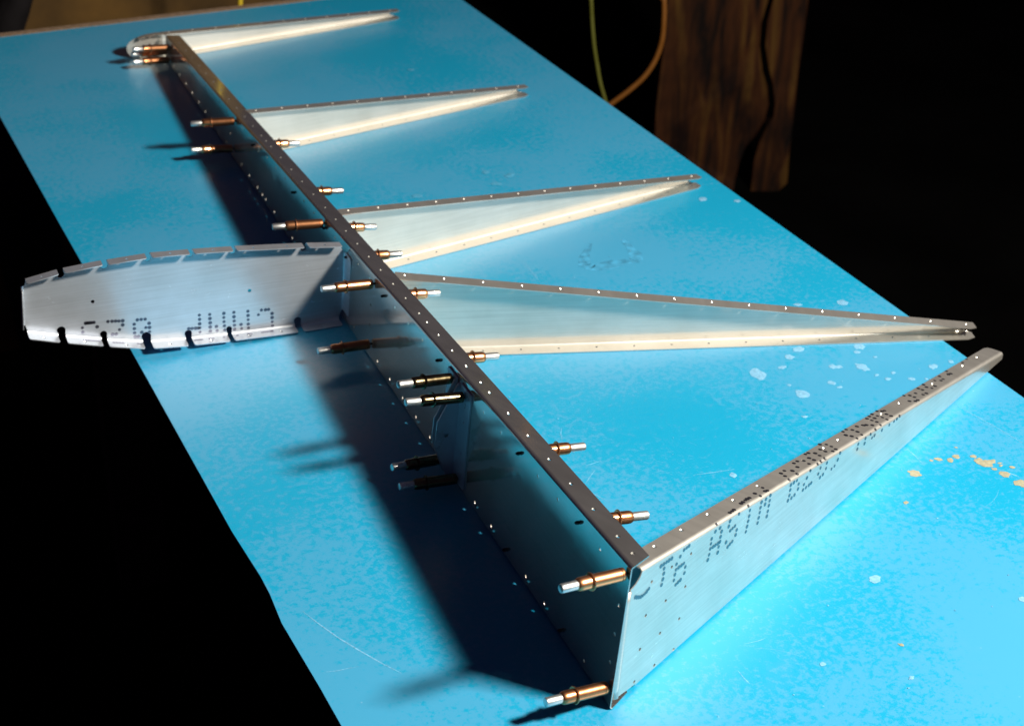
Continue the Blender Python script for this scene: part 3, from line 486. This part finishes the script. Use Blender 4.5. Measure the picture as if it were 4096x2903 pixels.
# tapered ribs: C-sections opening towards the camera
FW = .0175
RIBS = [(1.5027, .1716, .3888, (.0130, .0362)), (1.1036, .1988, .4503, (.0023, .0362)), (.7308, .1889, .5292, (.0418, .0366)), (.5604, -.2852, .6274, (.0364, .0388))]
def dots(name, pts, mapf, r, mat, off, parent, rv=None, n=9):
    V = []; F = []
    for q in pts:
        u, v = q[:2]; s = len(V); k = 1+rng.uniform(-.12, .12)
        for i in range(n):
            p, nn = mapf(u, v, r*k*math.cos(6.2832*i/n), r*k*math.sin(6.2832*i/n)); V.append(p+nn*off)
        F.append(tuple(range(s, s+n)))
    o = link_mesh(name, V, F, mat, parent); o['kind'] = 'stuff'; return o
def make_rib(i, y0, ang, L, hp):
    d = Vector((math.cos(ang), math.sin(ang), 0)); nrm = Vector((math.sin(ang), -math.cos(ang), 0)); O = Vector((0, y0, 0))-nrm*FW
    # web line meets the spar's rear face a little off the lip line
    H0 = hh(y0)*math.cos(LEAN)-.0004; tH = .0125
    us = .0035/d.x + (O.x*-1)/d.x
    c = Channel(lambda u: O+d*u+ZV*.0004, lambda u: O+d*u+ZV*(H0+(tH-H0)*u/L), nrm, nrm, FW, FW, .0028, .1, ZV)
    c.sign = 1.0
    fs = .0255/d.x
    Lw = L-.011
    if i == 0: us = fs = .002
    o = [(us+.002, c.v2+.006), (fs, c.v2), (fs, .003), (fs+.003, 0), (L-.008, 0), (L, .004), (L, c.v1), (Lw+.004, c.v2-.0005), (Lw, c.v2+.004), (Lw, c.v3-.004), (Lw+.004, c.v3+.0005), (L, c.v4), (L, c.v5-.004), (L-.008, c.v5), (fs+.003, c.v5), (fs, c.v5-.003), (fs, c.v3), (us+.002, c.v3-.012)]
    hs = []; u = hp[0]
    while u < L-.006:
        if u > fs+.004:
            hs += [circle(u, c.v4+.0085-c.tt, HR), circle(u, c.v1-.0085+c.tb, HR)]
        u += hp[1]
    made = sheet(o, hs, c.lines(us, L+.001), c.map, TH, [
        (lambda u, v: c.v1 < v < c.v4, 'tapered_rib', 'alu', None), (lambda u, v: v >= c.v4, 'flange', 'alu', 'first'), (lambda u, v: v <= c.v1, 'flange', 'alu', 'first')])
    r = made[0]
    # front tab bent along the spar
    base = O+d*(us+.002); V = []
    if i:
        for z0 in (.008, H0-.016):
            for q in (0, .0155):
                p = base+Vector((.0002, -q, 0)); p.z = z0
                p.x = math.tan(LEAN)*z0+.0013; V.append(p); V.append(p+Vector((TH, 0, 0)))
        F = [(0, 2, 6, 4), (1, 5, 7, 3), (0, 1, 3, 2), (4, 6, 7, 5), (0, 4, 5, 1), (2, 3, 7, 6)]
        link_mesh('tab', V, F, 'alu', r)
    tag(r, None)
    return into_frame(r)
ribs = [make_rib(i, *a) for i, a in enumerate(RIBS)]

# near end rib: web faces the camera, flanges turned away
a5 = .5114; D5 = Vector((math.cos(a5), math.sin(a5), 0)); N5 = Vector((math.sin(a5), -math.cos(a5), 0)); L5 = .6868
c5 = Channel(lambda u: D5*u+ZV*.0005, lambda u: D5*u+ZV*(.1152-.1525*u), -N5, -N5, .0185, .0185, .0034, .1, ZV)
c5.sign = -1.0
def ucor(z): return (math.tan(LEAN)*z+.0014)/D5.x
tl5, al5, f5 = fillet(None, D5, YV, .0042)
fs = .0330
zt = .0985
o5 = [(fs, .003), (fs+.003, 0), (L5-.006, 0), (L5-.0015, .002), (L5, .006), (L5, c5.v5-.006), (L5-.0015, c5.v5-.002), (L5-.006, c5.v5), (fs+.003, c5.v5), (fs-.001, c5.v5-.004), (fs-.001, c5.v3+.001),
      (fs-.0015, c5.vz(fs, .1075)), (fs-.004, c5.vz(fs-.004, .1035)), (fs-.009, c5.vz(fs-.009, .1005)), (ucor(zt)+tl5+.001, c5.vz(.02, zt+.0005)), (ucor(zt)+tl5, c5.vz(.02, zt)), (ucor(.006)+tl5, c5.vz(.01, .006)), (fs, c5.v2)]
hs = []
for u, v in D['nearwebholes']: hs.append(circle(u, c5.vtop(v, u), HR*.8, HR*.8*c5.Hn/(.1152-.1525*u-.0068), 8))
for u, v in D['nearflholes']:
    if u < L5-.004: hs += [circle(u, c5.vtop(v, u), HR), circle(u, c5.v1-(.012-c5.tb), HR)]
made = sheet(o5, hs, c5.lines(0, L5+.001), c5.map, TH, [
    (lambda u, v: c5.v1 < v < c5.v4, 'end_rib', 'alu_end', None), (lambda u, v: v >= c5.v4, 'flange', 'alu_end', 'first'), (lambda u, v: v <= c5.v1, 'flange', 'alu_end', 'first')])
end_rib = into_frame(made[0]); end_rib['label'] = 'end rib with rows of printed dot letters along its bend'
V = []; F = []; n = 9
zs = [.006+(zt-.006)*k/8 for k in range(9)]
prm = [('a', t/7) for t in range(8)]+[('f', .016)]
for z in zs:
    C = D5*ucor(z)+ZV*z
    for typ, t in prm:
        V.append(f5(C, t) if typ == 'a' else C+YV*(tl5+t))
nq = len(prm)
for i in range(8):
    for j in range(nq-1): F.append((i*nq+j, i*nq+j+1, (i+1)*nq+j+1, (i+1)*nq+j))
tb = link_mesh('tab', V, F, 'alu_end', end_rib, 1.0)
md = tb.modifiers.new('Solidify', 'SOLIDIFY'); md.thickness = TH; md.offset = -1
def map5(u, v, du, dv): return c5.map(u+du, c5.vtop(v-dv, u))
t5 = [(u, v) for u, v in D['neartext'] if -.0178 < v]
dots('printed_lettering', t5, map5, .00185, 'ink', .00016, end_rib)
mk = D['nearmark']; pts = [(mk[0][0]+(mk[2][0]-mk[0][0])*k/7, mk[0][1]+(mk[1][1]-mk[0][1]+.001)*math.sin(3.14*k/7)) for k in range(8)]
dots('pen_mark', pts, map5, .0018, 'ink', .00018, end_rib)

# middle nose rib in front of the spar
NY = .652
topT = [(-.3123, .1010, -.2823, .1057), (-.2764, .1063, -.2404, .1085), (-.2346, .1083, -.1981, .1088), (-.1928, .1089, -.1560, .1064), (-.1514, .1061, -.1131, .1027), (-.1092, .1024, -.0409, .0947), (-.0361, .0941, -.0015, .0893)]
botT = [(-.3168, .0439, -.2885, .0349), (-.2813, .0327, -.2479, .0232), (-.2421, .0213, -.2078, .0128), (-.1994, .0112, -.1648, .0078), (-.1585, .0073, -.1223, .0050), (-.1175, .0048, -.0514, .0018), (-.0449, .0016, -.0040, .0012)]
RB = .0026
def tabs_outline(tabs, sgn):
    out = []
    for k, (x0, z0, x1, z1) in enumerate(tabs):
        out += [(x0, z0-sgn*RB), (x1, z1-sgn*RB)]
        if k < len(tabs)-1:
            nx, nz = tabs[k+1][0], tabs[k+1][1]; xc = (x1+nx)/2; zc = (z1+nz)/2-sgn*.0062; r = (nx-x1)/2+.0006
            out += [(xc+r*math.cos(t), zc-sgn*r*math.sin(t)) for t in [math.pi*(1-j/8) for j in range(9)]]
    return out
web_out = tabs_outline(topT, 1) + [(.0035, .078), (-.0005, .012)] + tabs_outline(botT, -1)[::-1] + [(-.3205+RB, .0519), (-.3168+RB, .0935)]
def nmap(x, z): return Vector((x, NY, z)), Vector((0, -1, 0))
hs = [circle(-.252, .0655, .0019, n=12), circle(-.0965, .0505, .0019, n=12)]
made = sheet(web_out, hs, [], nmap, TH, [(lambda u, v: True, 'nose_rib', 'alu_nose', None)], .02)
nose = into_frame(made[0]); nose['label'] = 'nose rib with notched tabs and upside-down dot letters'
def bent_tab(name, p0, p1, out_dir, width, parent, mat, rr=RB, ny=NY, hole=True, clip=.002):
    """tab bent towards the camera off the web edge p0-p1 (outer corner line)"""
    A = Vector((p0[0], ny, p0[1])); B = Vector((p1[0], ny, p1[1])); ax = (B-A).normalized(); Lt = (B-A).length
    od = Vector((out_dir[0], 0, out_dir[1])); od = (od-ax*od.dot(ax)).normalized()
    tl, al, f = fillet(None, -od, Vector((0, -1, 0)), rr)
    def pos(u, v):
        C = A+ax*u
        if v < al: return f(C, max(v, 0)/al) + (od*v if v < 0 else Vector())
        return C+Vector((0, -1, 0))*(tl+v-al)
    def mp(u, v):
        e = 1e-5; p = pos(u, v)
        dv = pos(u, v+e)-pos(u, max(v-e, 0)); nn = dv.cross(ax).normalized()
        inner = (A-od*rr+Vector((0, -rr, 0)) + ax*u - p)
        if nn.dot(od) < -.3 or (abs(nn.dot(od)) <= .3 and nn.y < 0): pass
        nn = nn if nn.dot(inner) > 0 or v >= al and nn.dot(-od) > 0 else -nn
        return p, nn
    W = al+width-tl
    o = [(0, 0), (Lt, 0), (Lt, W-clip), (Lt-clip*.3, W-clip*.3), (Lt-clip, W), (clip, W), (clip*.3, W-clip*.3), (0, W-clip)]
    ln = [[(-.001+(Lt+.002)*k/4, al*t) for k in range(5)] for t in (.2, .4, .6, .8, 1., 1.25)]
    hs = []
    if hole:
        n_h = 2 if Lt > .055 else 1
        hs = [circle(Lt*(j+.5)/n_h, al+(width-tl)*.5, HR) for j in range(n_h)]
    made = sheet(o, hs, ln, mp, TH, [(lambda u, v: True, name, mat, parent)], .02)
    return made[0], mp, al, Lt
tabs = []
for t in topT: bent_tab('flange_tab', (t[0], t[1]), (t[2], t[3]), (0, 1), .0135, nose, 'alu_nose')
for t in botT: tabs.append((t,)+bent_tab('flange_tab', (t[0], t[1]), (t[2], t[3]), (0, -1), .0145, nose, 'alu_nose')[1:])
bent_tab('flange_tab', (-.3168, .0935), (-.3205, .0519), (-1, 0), .012, nose, 'alu_nose', hole=False)
bent_tab('rear_tab', (.0005, .0120), (.0049, .0770), (1, 0), .019, nose, 'alu_nose', hole=False)
def mapn(x, z, dx, dz): return Vector((x+dx, NY, z+dz)), Vector((0, -1, 0))
def ok_nose(x, z):
    for x0, z0, x1, z1 in botT:
        if x0-.004 <= x <= x1+.004:
            zb = z0+(z1-z0)*(x-x0)/(x1-x0)
            return z > zb+.0026 and x0-.0005 < x < x1+.0005 or z > zb+.0105
    return True
# printed characters: the dots that fall on the web, then the bars that run over onto the lower tabs
dots('printed_lettering', [q for q in D['nosetext'] if ok_nose(*q)], mapn, .00185, 'ink_nose', .0001, nose)
pts = []
for (xa, za), (xb, zb) in D['nosetabbars']:
    m = max(1, int((xb-xa)/.0022))
    for k in range(m+1):
        x = xa+(xb-xa)*k/max(m, 1)
        for t, mp, al, Lt in tabs:
            if t[0]+.002 < x < t[2]-.002: pts.append((x, t, mp, al))
V = []; F = []
for x, t, mp, al in pts:
    s = len(V); L = math.hypot(t[2]-t[0], t[3]-t[1]); uu = (x-t[0])/(t[2]-t[0])*L
    for i in range(8):
        p, nn = mp(uu+.0017*math.cos(6.2832*i/8), al+.0022+.0017*math.sin(6.2832*i/8)); V.append(p+Vector((0, 0, TH+.00018)) if nn.z < 0 else p+nn*.00018)
    F.append(tuple(range(s, s+8)))
link_mesh('printed_lettering', V, F, 'ink_nose', nose)['kind'] = 'stuff'

# far nose rib (counterweight end), beyond the spar end
FY = 1.521
fo = [(.006, .0352), (-.0094, .0352), (-.0238, .0338), (-.0347, .0310), (-.0458, .0250), (-.0495, .0205), (-.0505, .0156), (-.0495, .0100), (-.0467, .0055), (-.0420, .0022), (-.0330, .0008), (.006, .0008)]
made = sheet(fo, [circle(-.026, .018, .0019)], [], lambda x, z: (Vector((x, FY, z)), Vector((0, -1, 0))), TH, [(lambda u, v: True, 'nose_rib', 'alu', None)], .02)
fnose = into_frame(made[0])
for a, b, od in (((-.0094, .0352), (.0055, .0352), (0, 1)), ((-.0238, .0340), (-.0100, .0353), (-.1, 1)), ((-.0347, .0312), (-.0245, .0339), (-.2, 1)), ((-.0330, .0008), (.0055, .0008), (0, -1))):
    bent_tab('flange_tab', a, b, od, .013, fnose, 'alu', ny=FY, hole=False)

# hinge bracket on the front of the spar
br = None
def wp(e, y, h): return Vector((0, y, 0))+UP*h-WN*e
plate = [(.0012, .1010), (.0040, .0990), (.0185, .0655), (.0200, .0630), (.0205, .0420), (.0195, .0390), (.0085, .0090), (.0060, .0065), (.0012, .0065)]
for k, (py, ty, s) in enumerate(((.3335, .3570, 1), (.3255, .3005, -1))):
    made = sheet(plate, [circle(.0105, .0490, .0022, n=14)], [], lambda e, h: (wp(e, py, h), Vector((0, -1, 0))), .0014, [(lambda u, v: True, 'hinge_bracket' if k == 0 else 'plate', 'steel', None)], .02)
    if k == 0: br = into_frame(made[0])
    else: made[0].parent = br
    lo_, hi_ = (.3349, ty) if s > 0 else (ty, .3255)
    hsx = [circle(.3120, .0690, HR), circle(.3110, .0385, HR)] if s < 0 else []
    sheet([(lo_, .0065), (hi_, .0065), (hi_, .0985), (hi_-.001, .1005), (lo_+.001, .1005), (lo_, .0985)], hsx, [], lambda y, h: (wp(.0016, y, h), -WN), .0014, [(lambda u, v: True, 'tab', 'steel', br)], .02)

# ------------------------------------------------------------------ temporary sheet fasteners
def lathe(name, prof, mat, parent, n=22):
    V = []; F = []
    for i, (x, r) in enumerate(prof):
        V += [(x, r*math.cos(6.2832*k/n), r*math.sin(6.2832*k/n)) for k in range(n)]
        if i: F += [((i-1)*n+k, i*n+k, i*n+(k+1) % n, (i-1)*n+(k+1) % n) for k in range(n)]
    F += [tuple(range(n)), tuple(range(len(V)-n, len(V)))[::-1]]
    return link_mesh(name, V, F, mat, parent, math.radians(40))
def make_fastener(mat):
    r = empty('sheet_fastener')
    lathe('body', [(.0016, .0036), (.0020, .0048), (.0046, .0050), (.0049, .0046), (.0053, .0046), (.0056, .0050), (.0300, .0051), (.0380, .0051), (.0402, .0048), (.0414, .0040), (.0416, .0034)], mat, r)
    lathe('collar', [(.0290, .0052), (.0292, .0066), (.0298, .0069), (.0304, .0066), (.0306, .0052)], mat, r)
    lathe('plunger', [(.0413, .0034), (.0416, .0035), (.0538, .0035), (.0548, .0031), (.0550, .0024)], M['zinc'], r)
    lathe('needle', [(-.0058, .0008), (-.0050, .0014), (-.0030, .0017), (-.0022, .0012), (.0018, .0012)], M['needle'], r, 10)
    return r
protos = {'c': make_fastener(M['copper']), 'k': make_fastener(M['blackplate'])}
used = set()
def copy_tree(o):
    c = o.copy(); COL.objects.link(c)
    for chd in o.children:
        k = chd.copy(); COL.objects.link(k); k.parent = c
    return c
def place(kind, base, tip, label, roll):
    o = protos[kind] if kind not in used else copy_tree(protos[kind])
    used.add(kind)
    x = (tip-base).normalized(); z = (ZV-x*ZV.dot(x)).normalized(); y = z.cross(x)
    mtx = Matrix((x, y, z)).transposed().to_4x4() @ Matrix.Rotation(roll, 4, 'X'); mtx.translation = base
    o.matrix_world = mtx
    return tag(o, label, 'sheet fastener', 'spring sheet fasteners clamping the frame')
LL = ['copper sheet fastener at the top of the spar beside the near end rib', 'copper sheet fastener at the bottom of the spar beside the near end rib',
      'upper dark bronze fastener on the far tab of the hinge bracket', 'upper dark bronze fastener on the near tab of the hinge bracket',
      'lower shadowed black fastener on the far tab of the hinge bracket', 'lower shadowed black fastener on the near tab of the hinge bracket',
      'bright copper fastener on the spar front just below the notched nose rib', 'dark shadowed copper fastener low on the spar below the notched nose rib',
      'copper fastener high on the spar front, next one beyond the notched nose rib', 'upper of the two copper fasteners on the spar front at the second far rib', 'lower of the two copper fasteners on the spar front at the second far rib',
      'upper copper fastener at the far end of the spar before the small nose', 'lowest copper fastener at the far end of the spar near the bench', 'golden copper fastener half hidden behind another at the far spar end']
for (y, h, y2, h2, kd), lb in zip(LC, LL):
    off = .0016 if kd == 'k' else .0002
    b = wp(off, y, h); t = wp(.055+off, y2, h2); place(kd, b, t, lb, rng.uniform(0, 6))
RL = ['copper fastener behind the spar nearest to the near end rib', 'copper fastener behind the spar standing alone, second from the near end rib', 'copper fastener behind the spar at the lower edge of the longest rib', 'copper fastener behind the spar in front of the longest rib web',
      'copper fastener behind the spar at the lower edge of the third far rib', 'copper fastener behind the spar in front of the third far rib web', 'copper fastener behind the spar over blue bench between two far ribs', 'farthest copper fastener behind the spar, at the second far rib',
      'low copper fastener behind the spar, hidden but for its needle tip midway', 'low copper fastener behind the spar, hidden but for its needle tip nearest the end rib']
for (y, h, y2, h2), lb in zip(RC, RL):
    b = wp(-.0022, y, h); t = wp(-.0572, y2, h2); place('c', b, t, lb, rng.uniform(0, 6))
